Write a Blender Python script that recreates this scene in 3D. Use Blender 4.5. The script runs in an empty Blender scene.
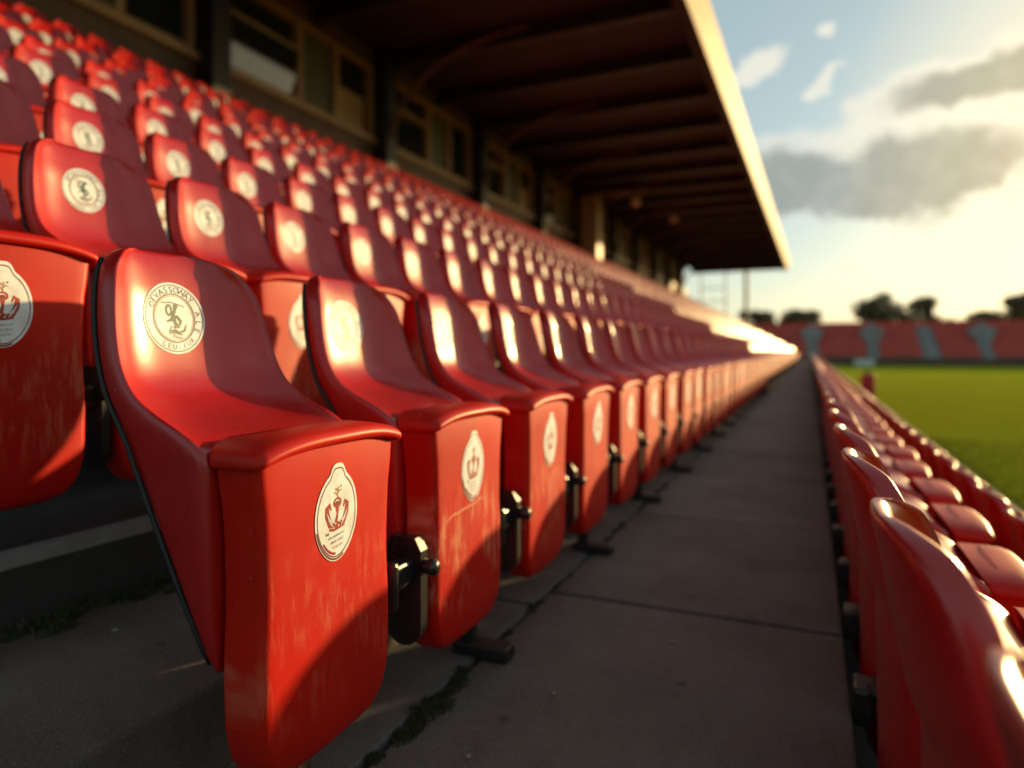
import bpy, bmesh, math, random
import numpy as np
from mathutils import Vector, Matrix, noise as mnoise

random.seed(7)
rng = np.random.default_rng(7)
sc = bpy.context.scene
COL = sc.collection
PI = math.pi

# ------------------------------------------------------------------ camera
F = 680.0                                   # focal length in pixels of the 1024 px frame
YAW = math.atan((810 - 512) / F)            # rows run along +Y, the camera looks left of them
CAMZ = 0.81
cam = bpy.data.cameras.new('camera')
cam.sensor_width = 36.0
cam.lens = F / 1024 * 36
cam.shift_y = -34 / 1024
cam.clip_start = 0.03
cam.clip_end = 3000
cam.dof.use_dof = True
cam.dof.focus_distance = 1.10
cam.dof.aperture_fstop = 1.5
cam.dof.aperture_blades = 0
cam_o = bpy.data.objects.new('camera', cam)
COL.objects.link(cam_o)
cam_o.location = (0, 0, CAMZ)
cam_o.rotation_euler = (math.radians(90), 0, YAW)
sc.camera = cam_o
CS, SN = math.cos(YAW), math.sin(YAW)

def project(x, y, z):
    dz = -x * SN + y * CS
    if dz < 0.05:
        return None
    return 512 + F * (x * CS + y * SN) / dz, 350 - F * (z - CAMZ) / dz, dz

# ------------------------------------------------------------------ world and sun
SUN_AZ, SUN_EL = 29.0, 8.6
W = bpy.data.worlds.new('World')
sc.world = W
W.use_nodes = True
nt = W.node_tree
for n in list(nt.nodes):
    nt.nodes.remove(n)

class NB:
    """small node-building helper"""
    def __init__(self, tree): self.t = tree
    def n(self, typ, **kw):
        nd = self.t.nodes.new(typ)
        for k, v in kw.items():
            if k == 'ins':
                for a, b in v.items():
                    if isinstance(b, bpy.types.NodeSocket): self.t.links.new(b, nd.inputs[a])
                    else: nd.inputs[a].default_value = b
            else: setattr(nd, k, v)
        return nd
    def m(self, op, a, b=None, c=None, clamp=False):
        nd = self.t.nodes.new('ShaderNodeMath'); nd.operation = op; nd.use_clamp = clamp
        for i, v in enumerate((a, b, c)):
            if v is None: continue
            if isinstance(v, bpy.types.NodeSocket): self.t.links.new(v, nd.inputs[i])
            else: nd.inputs[i].default_value = v
        return nd.outputs[0]
    def mix(self, f, a, b, blend='MIX'):
        nd = self.t.nodes.new('ShaderNodeMix'); nd.data_type = 'RGBA'; nd.blend_type = blend
        for i, v in ((0, f), (6, a), (7, b)):
            if isinstance(v, bpy.types.NodeSocket): self.t.links.new(v, nd.inputs[i])
            elif i == 0: nd.inputs[i].default_value = v
            else: nd.inputs[i].default_value = (*v, 1) if len(v) == 3 else v
        return nd.outputs[2]
    def ramp(self, f, lo, hi, smooth=True):
        nd = self.t.nodes.new('ShaderNodeMapRange')
        nd.interpolation_type = 'SMOOTHSTEP' if smooth else 'LINEAR'
        self.t.links.new(f, nd.inputs[0]); nd.inputs[1].default_value = lo; nd.inputs[2].default_value = hi
        return nd.outputs[0]

b = NB(nt)
SKY_STR = 0.11
EXPO = 0.52
sky = b.n('ShaderNodeTexSky', sky_type='NISHITA', sun_disc=False,
          sun_elevation=math.radians(SUN_EL), sun_rotation=math.radians(SUN_AZ), ozone_density=1.3, dust_density=1.0)
tc = b.n('ShaderNodeTexCoord')
sep = b.n('ShaderNodeSeparateXYZ', ins={0: tc.outputs['Generated']})
X_, Y_, Z_ = sep.outputs
az = b.m('MULTIPLY', b.m('ARCTAN2', X_, Y_), 180 / PI)
el = b.m('MULTIPLY', b.m('ARCSINE', Z_), 180 / PI)
nz = b.n('ShaderNodeTexNoise', ins={'Vector': tc.outputs['Generated'], 'Scale': 15.0, 'Detail': 9.0, 'Roughness': 0.62})
nzb = b.n('ShaderNodeTexNoise', ins={'Vector': tc.outputs['Generated'], 'Scale': 6.0, 'Detail': 5.0, 'Roughness': 0.5})
wob = b.m('SUBTRACT', nz.outputs[0], 0.5)
wob2 = b.m('SUBTRACT', nzb.outputs[0], 0.5)
nw = b.n('ShaderNodeTexNoise', ins={'Vector': tc.outputs['Generated'], 'Scale': 9.0, 'Detail': 4.0, 'Roughness': 0.55})
sw = b.n('ShaderNodeSeparateXYZ', ins={0: nw.outputs['Color']})
az = b.m('ADD', az, b.m('MULTIPLY', b.m('SUBTRACT', sw.outputs[0], 0.5), 7.0))
el = b.m('ADD', el, b.m('MULTIPLY', b.m('SUBTRACT', sw.outputs[1], 0.5), 5.0))
def cloud(a0, e0, wa, he, tilt=0.0, flat=0.0):
    da = b.m('SUBTRACT', az, a0)
    de = b.m('SUBTRACT', b.m('SUBTRACT', el, e0), b.m('MULTIPLY', da, tilt))
    r = b.m('SQRT', b.m('ADD', b.m('POWER', b.m('ABSOLUTE', b.m('DIVIDE', da, wa)), 2.0),
                        b.m('POWER', b.m('ABSOLUTE', b.m('DIVIDE', de, he)), 2.0)))
    return b.m('SUBTRACT', 1.0, r)
puffs = [(4.5, 13.1, 12.5, 3.9, 0.03), (10.5, 18.2, 8.0, 2.3, 0.12), (6.0, 16.0, 8.0, 2.0, 0.08),
         (-4.0, 21.4, 2.3, 1.2, 0.4), (0.6, 22.6, 0.8, 0.55, 0.0), (0.8, 19.6, 1.1, 0.6, 0.4),
         (40, 14, 14, 4, 0), (-30, 30, 14, 5, .1), (60, 35, 20, 5, 0), (-70, 20, 20, 4, 0), (120, 25, 25, 6, 0)]
def field(ps):
    d = None
    for p in ps:
        c_ = cloud(*p)
        d = c_ if d is None else b.m('MAXIMUM', d, c_)
    return d
dn = b.m('ADD', b.m('MULTIPLY', wob, 1.5), b.m('MULTIPLY', wob2, 0.5))
dens = b.m('ADD', field(puffs), dn)
mask = b.ramp(dens, -0.15, 0.30)
bodies = [(4.2, 12.5, 13.0, 3.6, 0.03), (11.5, 18.4, 6.6, 1.6, 0.12), (40, 12, 12, 3, 0), (-70, 19, 18, 3, 0)]
core = b.ramp(b.m('ADD', field(bodies), b.m('MULTIPLY', dn, 0.75)), -0.08, 0.40)
# angular distance from the sun lights the clouds' rims and the thin veil round it
sd = (math.sin(math.radians(SUN_AZ)) * math.cos(math.radians(SUN_EL)), math.cos(math.radians(SUN_AZ)) * math.cos(math.radians(SUN_EL)), math.sin(math.radians(SUN_EL)))
dot = b.n('ShaderNodeVectorMath', operation='DOT_PRODUCT', ins={0: tc.outputs['Generated'], 1: sd}).outputs['Value']
near = b.ramp(dot, math.cos(math.radians(30)), math.cos(math.radians(6)))
KK = 1.0 / (SKY_STR * 2 ** EXPO)
def kc(c): return tuple(v * KK for v in c)
rim = b.mix(near, kc((0.84, 0.84, 0.74)), kc((1.3, 1.15, 0.8)))
dark = b.mix(near, kc((0.37, 0.41, 0.39)), kc((0.72, 0.62, 0.38)))
ccol = b.mix(core, rim, dark)
nf = b.n('ShaderNodeTexNoise', ins={'Vector': tc.outputs['Generated'], 'Scale': 26.0, 'Detail': 8.0, 'Roughness': 0.6})
ccol = b.mix(b.m('MULTIPLY', b.ramp(nf.outputs[0], 0.42, 0.70), 0.16), ccol, rim)
tint = b.mix(1.0, sky.outputs[0], (0.82, 0.83, 0.76), 'MULTIPLY')
# thin high veil of cirrus
tint = b.mix(0.38, tint, kc((0.64, 0.84, 0.87)))
halo = b.ramp(dot, math.cos(math.radians(30)), math.cos(math.radians(7)))
tint = b.mix(b.m('MULTIPLY', halo, 0.75), tint, kc((1.25, 1.08, 0.70)))
skyc = b.mix(mask, tint, ccol)
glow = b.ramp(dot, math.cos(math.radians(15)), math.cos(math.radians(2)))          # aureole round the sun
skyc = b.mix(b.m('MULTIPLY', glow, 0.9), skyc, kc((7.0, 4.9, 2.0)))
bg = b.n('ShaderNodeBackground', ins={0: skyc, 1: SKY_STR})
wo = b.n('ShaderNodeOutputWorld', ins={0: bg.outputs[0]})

sun = bpy.data.lights.new('sun', 'SUN')
sun.energy = 5.0
sun.angle = math.radians(0.9)
sun.color = (1.0, 0.68, 0.29)
sun_o = bpy.data.objects.new('sun', sun)
COL.objects.link(sun_o)
sun_o.rotation_euler = Vector(sd).to_track_quat('Z', 'Y').to_euler()

vs = sc.view_settings
vs.view_transform = 'Standard'
vs.look = 'None'
vs.gamma = 1.0
vs.use_curve_mapping = False
vs.exposure = EXPO
sc.cycles.max_bounces = 8
sc.cycles.use_denoising = True

# ------------------------------------------------------------------ helpers
def link(name, me, mats, parent=None):
    o = bpy.data.objects.new(name, me)
    for m in (mats if isinstance(mats, (list, tuple)) else [mats]):
        if m is not None and m.name not in [x.name for x in me.materials if x]:
            me.materials.append(m)
    COL.objects.link(o)
    if parent: o.parent = parent
    return o

def empty(name, loc=(0, 0, 0), rz=0):
    o = bpy.data.objects.new(name, None)
    o.empty_display_size = 0.1
    COL.objects.link(o)
    o.location = loc
    o.rotation_euler = (0, 0, rz)
    return o

def tag(o, label=None, cat=None, group=None, kind=None):
    if label: o['label'] = label
    if cat: o['category'] = cat
    if group: o['group'] = group
    if kind: o['kind'] = kind
    return o

class MB:
    """collects boxes, tubes and lofts into one mesh"""
    def __init__(self): self.v, self.f, self.mi, self.sm = [], [], [], []
    def add(self, vs_, fs_, mi=0, smooth=False):
        k = len(self.v)
        self.v += [tuple(p) for p in vs_]
        for f in fs_:
            self.f.append([i + k for i in f]); self.mi.append(mi); self.sm.append(smooth)
    def box(self, x0, x1, y0, y1, z0, z1, mi=0, bev=0.0):
        if bev <= 0:
            v = [(x, y, z) for z in (z0, z1) for y in (y0, y1) for x in (x0, x1)]
            self.add(v, [(0, 2, 3, 1), (4, 5, 7, 6), (0, 1, 5, 4), (2, 6, 7, 3), (0, 4, 6, 2), (1, 3, 7, 5)], mi)
            return
        bm = bmesh.new()
        bmesh.ops.create_cube(bm, size=1)
        for v in bm.verts:
            v.co = Vector(((x0 + x1) / 2 + v.co.x * (x1 - x0), (y0 + y1) / 2 + v.co.y * (y1 - y0), (z0 + z1) / 2 + v.co.z * (z1 - z0)))
        bmesh.ops.bevel(bm, geom=bm.edges[:], offset=bev, segments=2, affect='EDGES', profile=0.5)
        bm.verts.index_update()
        self.add([v.co[:] for v in bm.verts], [[v.index for v in f.verts] for f in bm.faces], mi)
        bm.free()
    def prism(self, poly, axis, a0, a1, mi=0):
        """poly in the two other axes, extruded along axis"""
        n = len(poly)
        def P(p, a):
            return {'x': (a, p[0], p[1]), 'y': (p[0], a, p[1]), 'z': (p[0], p[1], a)}[axis]
        v = [P(p, a0) for p in poly] + [P(p, a1) for p in poly]
        f = [list(range(n))[::-1], list(range(n, 2 * n))] + [[i, (i + 1) % n, n + (i + 1) % n, n + i] for i in range(n)]
        self.add(v, f, mi)
    def tube(self, pts, r, n=8, mi=0, taper=None):
        pts = [Vector(p) for p in pts]
        v, f = [], []
        up = Vector((0.13, 0.27, 1)).normalized()
        for i, p in enumerate(pts):
            d = (pts[min(i + 1, len(pts) - 1)] - pts[max(i - 1, 0)]).normalized()
            if abs(d.dot(up)) > 0.97: up = Vector((1, 0.2, 0)).normalized()
            s = d.cross(up).normalized(); t = s.cross(d).normalized()
            rr = r if taper is None else taper[i]
            for k in range(n):
                a = 2 * PI * k / n
                v.append(p + s * (math.cos(a) * rr) + t * (math.sin(a) * rr))
        for i in range(len(pts) - 1):
            for k in range(n):
                f.append((i * n + k, i * n + (k + 1) % n, (i + 1) * n + (k + 1) % n, (i + 1) * n + k))
        f.append(list(range(n))[::-1]); f.append([(len(pts) - 1) * n + k for k in range(n)])
        self.add(v, f, mi, True)
    def loft(self, loops, mi=0, smooth=True):
        n = len(loops[0]); v = [p for l in loops for p in l]; f = []
        for i in range(len(loops) - 1):
            for k in range(n):
                f.append((i * n + k, i * n + (k + 1) % n, (i + 1) * n + (k + 1) % n, (i + 1) * n + k))
        f.append(list(range(n))[::-1]); f.append([(len(loops) - 1) * n + k for k in range(n)])
        self.add(v, f, mi, smooth)
    def mesh(self, name, recalc=True):
        me = bpy.data.meshes.new(name)
        me.from_pydata(self.v, [], self.f)
        me.polygons.foreach_set('material_index', self.mi)
        me.polygons.foreach_set('use_smooth', self.sm)
        if recalc:
            bm = bmesh.new(); bm.from_mesh(me)
            bmesh.ops.recalc_face_normals(bm, faces=bm.faces)
            bm.to_mesh(me); bm.free()
        me.update()
        return me
    def build(self, name, mats, parent=None, recalc=True):
        me = self.mesh(name, recalc)
        for m in (mats if isinstance(mats, (list, tuple)) else [mats]): me.materials.append(m)
        o = bpy.data.objects.new(name, me)
        COL.objects.link(o)
        if parent: o.parent = parent
        return o

# ------------------------------------------------------------------ materials
def mat(name, col, rough=0.6, var=0.15, scale=8.0, bump=0.0, bscale=200.0, metal=0.0, spec=0.5, col2=None, rvar=0.0, coord='Object', lo=.4, hi=.65):
    m = bpy.data.materials.new(name); m.use_nodes = True
    t = m.node_tree; p = t.nodes['Principled BSDF']; q = NB(t)
    c = q.n('ShaderNodeTexCoord').outputs[coord]
    n1 = q.n('ShaderNodeTexNoise', ins={'Vector': c, 'Scale': scale, 'Detail': 6.0, 'Roughness': 0.6})
    f = q.ramp(n1.outputs[0], lo, hi)
    c2 = col2 if col2 else tuple(v * (1 - var) for v in col)
    t.links.new(q.mix(f, col, c2), p.inputs['Base Color'])
    p.inputs['Roughness'].default_value = rough
    if rvar:
        t.links.new(q.m('ADD', q.m('MULTIPLY', f, rvar), rough), p.inputs['Roughness'])
    p.inputs['Metallic'].default_value = metal
    p.inputs['Specular IOR Level'].default_value = spec
    if bump:
        n2 = q.n('ShaderNodeTexNoise', ins={'Vector': c, 'Scale': bscale, 'Detail': 3.0})
        bp = q.n('ShaderNodeBump', ins={'Height': n2.outputs[0], 'Strength': bump, 'Distance': 0.01})
        t.links.new(bp.outputs[0], p.inputs['Normal'])
    return m

def red_plastic(name, base, rough, scuff):
    """moulded seat plastic: pebbled grain, faint fading per seat, dust specks, scuffs low on the panels"""
    m = bpy.data.materials.new(name); m.use_nodes = True
    t = m.node_tree; p = t.nodes['Principled BSDF']; q = NB(t)
    c = q.n('ShaderNodeTexCoord').outputs['Object']
    info = q.n('ShaderNodeObjectInfo')
    off = q.n('ShaderNodeVectorMath', operation='SCALE', ins={0: (31.0, 17.0, 23.0), 'Scale': info.outputs['Random']})
    cc = q.n('ShaderNodeVectorMath', operation='ADD', ins={0: c, 1: off.outputs[0]}).outputs[0]
    big = q.n('ShaderNodeTexNoise', ins={'Vector': cc, 'Scale': 5.0, 'Detail': 4.0}).outputs[0]
    col = q.mix(q.ramp(big, 0.35, 0.7), base, tuple(v * k for v, k in zip(base, (0.82, 0.9, 0.9))))
    fade = q.m('MULTIPLY', info.outputs['Random'], 0.22)
    col = q.mix(fade, col, (base[0] * 1.05, base[1] * 2.2, base[2] * 1.8))
    fp = q.n('ShaderNodeTexNoise', ins={'Vector': cc, 'Scale': 11.0, 'Detail': 7.0, 'Roughness': 0.7}).outputs[0]
    col = q.mix(q.m('MULTIPLY', q.ramp(fp, 0.52, 0.72), 0.20), col, (base[0] * 1.1, base[1] * 4, base[2] * 4))
    hs = q.n('ShaderNodeMapping', ins={'Vector': cc, 'Scale': (60, 160, 8), 'Rotation': (.5, 0, 0)})
    hr = q.n('ShaderNodeTexNoise', ins={'Vector': hs.outputs[0], 'Scale': 1.0, 'Detail': 3.0}).outputs[0]
    col = q.mix(q.m('MULTIPLY', q.ramp(hr, 0.72, 0.80), 0.35), col, (0.55, 0.16, 0.12))
    # dust specks
    sp = q.n('ShaderNodeTexNoise', ins={'Vector': cc, 'Scale': 90.0, 'Detail': 2.0}).outputs[0]
    col = q.mix(q.m('MULTIPLY', q.ramp(sp, 0.74, 0.80), 0.45), col, (0.50, 0.30, 0.2))
    if scuff:
        st = q.n('ShaderNodeMapping', ins={'Vector': cc, 'Scale': (1, 55, 9)})
        s1 = q.n('ShaderNodeTexNoise', ins={'Vector': st.outputs[0], 'Scale': 1.0, 'Detail': 8.0, 'Roughness': 0.7}).outputs[0]
        s2 = q.n('ShaderNodeTexNoise', ins={'Vector': cc, 'Scale': 9.0, 'Detail': 5.0}).outputs[0]
        sepz = q.n('ShaderNodeSeparateXYZ', ins={0: c}).outputs[2]
        zone = q.m('MULTIPLY', q.ramp(sepz, 0.53, 0.44), q.ramp(sepz, 0.20, 0.34))
        amt = q.m('MULTIPLY', q.m('MULTIPLY', q.ramp(s1, 0.46, 0.62), q.ramp(s2, 0.38, 0.55)), zone)
        oc = q.n('ShaderNodeSeparateColor', ins={0: info.outputs['Color']})    # wear of this very seat
        amt = q.m('MULTIPLY', amt, oc.outputs[0])
        col = q.mix(q.m('MULTIPLY', amt, 0.75), col, (0.60, 0.24, 0.14))
        sx = q.n('ShaderNodeSeparateXYZ', ins={0: c})
        wv = q.n('ShaderNodeTexNoise', ins={'Vector': c, 'Scale': 30.0, 'Detail': 2.0}).outputs[0]
        dl = q.m('ABSOLUTE', q.m('SUBTRACT', q.m('ADD', sx.outputs[2], q.m('MULTIPLY', wv, 0.012)), q.m('ADD', 0.462, q.m('MULTIPLY', sx.outputs[1], 0.10))))
        ln = q.m('MULTIPLY', q.ramp(dl, 0.0032, 0.0012), q.m('MULTIPLY', q.ramp(sx.outputs[1], -0.13, -0.10), q.ramp(sx.outputs[1], 0.07, 0.03)))
        col = q.mix(q.m('MULTIPLY', q.m('MULTIPLY', ln, oc.outputs[1]), 0.7), col, (0.62, 0.33, 0.22))
    t.links.new(col, p.inputs['Base Color'])
    rn = q.n('ShaderNodeTexNoise', ins={'Vector': cc, 'Scale': 14.0, 'Detail': 5.0}).outputs[0]
    t.links.new(q.m('ADD', q.m('MULTIPLY', rn, 0.16), rough - 0.08), p.inputs['Roughness'])
    p.inputs['Specular IOR Level'].default_value = 0.22 if scuff else 0.6
    if not scuff:
        p.inputs['Coat Weight'].default_value = 0.16; p.inputs['Coat Roughness'].default_value = 0.40
    g = q.n('ShaderNodeTexNoise', ins={'Vector': cc, 'Scale': 420.0, 'Detail': 2.0}).outputs[0]
    bp = q.n('ShaderNodeBump', ins={'Height': g, 'Strength': 0.12, 'Distance': 0.0012})
    t.links.new(bp.outputs[0], p.inputs['Normal'])
    return m

M = {}
M['shell'] = red_plastic('red_shell_plastic', (0.40, 0.006, 0.006), 0.29, False)
M['panel'] = red_plastic('red_panel_plastic', (0.50, 0.007, 0.002), 0.45, True)
M['rear_strip'] = mat('plain_black', (0.008, 0.008, 0.009), 0.6)
M['iron'] = mat('black_painted_iron', (0.012, 0.012, 0.013), 0.45, bump=0.3, bscale=150)
M['worn'] = mat('worn_black_iron', (0.014, 0.014, 0.015), 0.35, scale=60, col2=(0.10, 0.085, 0.06), lo=.62, hi=.70)
M['sticker'] = mat('white_sticker', (0.70, 0.76, 0.80), 0.5, scale=30, col2=(0.58, 0.62, 0.64))
M['ink'] = mat('dark_ink', (0.030, 0.035, 0.045), 0.45)
M['green_ink'] = mat('green_ink', (0.015, 0.06, 0.035), 0.45)
M['red_ink'] = mat('red_ink', (0.36, 0.025, 0.02), 0.45)
M['brown_ink'] = mat('brown_ink', (0.20, 0.035, 0.02), 0.45)
M['gold_ink'] = mat('gold_ink', (0.42, 0.22, 0.06), 0.45)
M['grey_ink'] = mat('grey_green_ink', (0.12, 0.17, 0.12), 0.5)

# ------------------------------------------------------------------ concrete
def concrete(name, base, joints=None, stain=0.5):
    m = bpy.data.materials.new(name); m.use_nodes = True
    t = m.node_tree; p = t.nodes['Principled BSDF']; q = NB(t)
    c = q.n('ShaderNodeTexCoord').outputs['Object']
    big = q.n('ShaderNodeTexNoise', ins={'Vector': c, 'Scale': 1.7, 'Detail': 8.0, 'Roughness': 0.65}).outputs[0]
    mid = q.n('ShaderNodeTexNoise', ins={'Vector': c, 'Scale': 14.0, 'Detail': 6.0, 'Roughness': 0.7}).outputs[0]
    fin = q.n('ShaderNodeTexNoise', ins={'Vector': c, 'Scale': 260.0, 'Detail': 3.0, 'Roughness': 0.7}).outputs[0]
    col = q.mix(q.ramp(big, 0.3, 0.7), base, tuple(v * 0.62 for v in base))
    col = q.mix(q.m('MULTIPLY', q.ramp(mid, 0.50, 0.72), stain), col, tuple(v * k for v, k in zip(base, (0.42, 0.42, 0.36))))
    col = q.mix(q.m('MULTIPLY', q.ramp(fin, 0.5, 0.66), 0.55), col, tuple(v * 1.6 for v in base))
    blot = q.n('ShaderNodeTexVoronoi', ins={'Vector': c, 'Scale': 5.5, 'Randomness': 1.0}).outputs['Distance']
    col = q.mix(q.m('MULTIPLY', q.ramp(blot, 0.075, 0.045), 0.75), col, tuple(v * 0.3 for v in base))
    gi = q.n('ShaderNodeNewGeometry').outputs['Random Per Island']
    col = q.mix(q.m('MULTIPLY', gi, 0.45), col, q.mix(1.0, col, (0.55, 0.56, 0.58), 'MULTIPLY'))
    cr = q.n('ShaderNodeTexNoise', ins={'Vector': c, 'Scale': 2.3, 'Detail': 10.0, 'Roughness': 0.75}).outputs[0]
    crack = q.ramp(q.m('ABSOLUTE', q.m('SUBTRACT', cr, 0.5)), 0.0035, 0.001)
    col = q.mix(q.m('MULTIPLY', q.m('MULTIPLY', crack, q.ramp(big, 0.52, 0.6)), 0.8), col, tuple(v * 0.25 for v in base))
    t.links.new(col, p.inputs['Base Color'])
    p.inputs['Roughness'].default_value = 0.82
    p.inputs['Specular IOR Level'].default_value = 0.3
    h = q.m('ADD', q.m('MULTIPLY', fin, 0.5), q.m('MULTIPLY', mid, 0.8))
    bp = q.n('ShaderNodeBump', ins={'Height': h, 'Strength': 0.8, 'Distance': 0.010})
    t.links.new(bp.outputs[0], p.inputs['Normal'])
    return m
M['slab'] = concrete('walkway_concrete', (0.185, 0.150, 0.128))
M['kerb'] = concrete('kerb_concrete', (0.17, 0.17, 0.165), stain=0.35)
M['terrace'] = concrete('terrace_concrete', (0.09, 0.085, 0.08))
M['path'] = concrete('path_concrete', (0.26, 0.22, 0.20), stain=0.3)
M['nosing'] = mat('pale_step_edge', (0.34, 0.34, 0.33), 0.6, bump=0.3, scale=12)

# ------------------------------------------------------------------ layout constants
PITCH, ROWD, STEP, NROW = 0.50, 0.66, 0.35, 11
BP = 0.706                                     # apron of the first row, metres left of the lens
YEND = 49.5
ROWS = []                                      # (origin x, floor z, first y, key, seat spacing)
for r in range(NROW):
    pit = (PITCH, 0.40)[r] if r < 2 else 0.38
    y0 = 0.878 if r == 0 else (0.362 if r == 1 else 0.27 + 0.11 * ((r * 2) % 5 - 2))
    ROWS.append((-BP - ROWD * r, STEP * r, y0, r, pit))
ROWS.append((0.475, -0.378, 0.475, 'f', PITCH))       # row in front of the walkway, seen from behind
ROWS.append((1.03, -0.74, 0.33, 'p', PITCH))          # lowest row beside the pitch

# ------------------------------------------------------------------ walkway and terraces (setting)
def sheet_box(name, x0, x1, y0, y1, z0, z1, m, bev=0.006):
    k = MB(); k.box(x0, x1, y0, y1, z0, z1, 0, bev)
    o = k.build(name, m); o['kind'] = 'structure'; return o

SEAM = -0.80
k = MB()
y = -2.65
joints = []
while y < YEND + 1:                             # cast slabs with open joints
    L = 1.20
    k.box(SEAM + 0.008, 0.085, y + 0.009, y + L - 0.009, -0.30, 0.0 + random.uniform(-.003, .003), 0, 0.007)
    joints.append(y); y += L
k.build('walkway', M['slab'])['kind'] = 'structure'
k = MB()
y = -2.2
while y < YEND + 1:
    L = 2.1
    k.box(-1.635, SEAM - 0.008, y + 0.007, y + L - 0.007, -0.30, 0.004 + random.uniform(-.002, .002), 0, 0.006)
    y += L
k.build('row_kerb', M['kerb'])['kind'] = 'structure'
k = MB(); k.box(-1.635, 0.08, -3, YEND + 1, -0.5, -0.06)
k.build('walkway_base', M['iron'])['kind'] = 'structure'
k = MB(); k.box(-1.633, -1.02, -3, YEND + 1, 0.008, 0.19, 0, 0.012)
k.build('rear_ledge', M['slab'])['kind'] = 'structure'
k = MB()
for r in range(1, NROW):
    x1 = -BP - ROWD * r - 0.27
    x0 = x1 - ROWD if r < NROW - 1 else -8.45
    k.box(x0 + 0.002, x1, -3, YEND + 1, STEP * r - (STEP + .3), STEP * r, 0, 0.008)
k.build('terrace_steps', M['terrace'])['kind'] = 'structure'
k = MB()
for r in range(1, NROW):
    x1 = -BP - ROWD * r - 0.27
    k.box(x1 - 0.045, x1 + 0.004, -2.9, YEND + 0.9, STEP * r - 0.03, STEP * r + 0.004, 0, 0.004)
k.build('step_nosing', M['nosing'])['kind'] = 'structure'
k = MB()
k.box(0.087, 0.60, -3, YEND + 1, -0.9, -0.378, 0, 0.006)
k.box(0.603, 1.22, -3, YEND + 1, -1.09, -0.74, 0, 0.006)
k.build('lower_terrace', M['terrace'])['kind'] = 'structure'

# ------------------------------------------------------------------ pitch, path, ground
GZ = -1.09
def plane(name, x0, x1, y0, y1, z, m):
    k = MB(); k.add([(x0, y0, z), (x1, y0, z), (x1, y1, z), (x0, y1, z)], [(0, 1, 2, 3)])
    o = k.build(name, m, recalc=False); o['kind'] = 'structure'; return o
def turf():
    m = bpy.data.materials.new('pitch_turf'); m.use_nodes = True
    t = m.node_tree; p = t.nodes['Principled BSDF']; q = NB(t)
    c = q.n('ShaderNodeTexCoord').outputs['Object']
    a = q.n('ShaderNodeTexNoise', ins={'Vector': c, 'Scale': 0.35, 'Detail': 5.0}).outputs[0]
    d = q.n('ShaderNodeTexNoise', ins={'Vector': c, 'Scale': 30.0, 'Detail': 6.0, 'Roughness': .7}).outputs[0]
    col = q.mix(q.ramp(a, 0.35, 0.65), (0.155, 0.185, 0.012), (0.130, 0.158, 0.010))
    col = q.mix(q.ramp(d, 0.4, 0.65), col, (0.12, 0.15, 0.008))
    p.inputs['Sheen Weight'].default_value = 0.5; p.inputs['Sheen Tint'].default_value = (.45, .50, .04, 1); p.inputs['Sheen Roughness'].default_value = 0.5
    t.links.new(col, p.inputs['Base Color']); p.inputs['Roughness'].default_value = 0.75
    p.inputs['Specular IOR Level'].default_value = 0.0
    bp = q.n('ShaderNodeBump', ins={'Height': d, 'Strength': 1.0, 'Distance': 0.05})
    t.links.new(bp.outputs[0], p.inputs['Normal'])
    return m
M['turf'] = turf()
M['soil'] = mat('ground_soil', (0.09, 0.085, 0.04), 0.9, scale=0.3, var=0.4)
plane('ground', -900, 900, -500, 1500, GZ - 0.02, M['soil'])
plane('grass_pitch', 2.25, 80, -25, 93, GZ - 0.004, M['turf'])
sheet_box('perimeter_path', 1.223, 2.25, -25, 93, GZ - 0.15, GZ + 0.03, M['path'])

# blades along the near edge of the pitch
g = MB()
for i in range(16000):
    gy = 1.0 + 16 * random.random() ** 1.5; gx = 2.26 + 5.5 * random.random() ** 2.2
    h = random.uniform(.02, .045) * (1.1 - (gx - 2.26) / 6.5); a = random.random() * PI
    dx, dy = math.cos(a) * .006, math.sin(a) * .006
    lx, ly = random.uniform(-.025, .025), random.uniform(-.025, .025)
    g.add([(gx - dx, gy - dy, GZ - .006), (gx + dx, gy + dy, GZ - .006), (gx + lx, gy + ly, GZ + h)], [(0, 1, 2)])
M['blade'] = mat('grass_blades', (0.16, 0.19, 0.014), 0.7, scale=3, spec=.1, col2=(0.12, 0.15, 0.012))
tag(g.build('grass', M['blade'], recalc=False), 'short green grass blades at the near edge of the pitch', 'grass', kind='stuff')

# ------------------------------------------------------------------ the seat
def interp(tab, z):
    """smooth (Catmull-Rom style) interpolation of a table whose first column is z"""
    T = np.array(tab); zs = T[:, 0]
    i = int(np.clip(np.searchsorted(zs, z) - 1, 0, len(zs) - 2))
    h = zs[i + 1] - zs[i]; t = np.clip((z - zs[i]) / h, 0, 1)
    def slope(j):
        if j == 0: return (T[1] - T[0]) / (zs[1] - zs[0])
        if j == len(zs) - 1: return (T[-1] - T[-2]) / (zs[-1] - zs[-2])
        a = (T[j] - T[j - 1]) / (zs[j] - zs[j - 1]); c = (T[j + 1] - T[j]) / (zs[j + 1] - zs[j])
        s = np.where(a * c > 0, 2 * a * c / (a + c + 1e-12), 0.0)
        return s
    m0, m1 = slope(i) * h, slope(i + 1) * h
    return ((2 * t**3 - 3 * t**2 + 1) * T[i] + (t**3 - 2 * t**2 + t) * m0 + (-2 * t**3 + 3 * t**2) * T[i + 1] + (t**3 - t**2) * m1)[1:]

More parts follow.
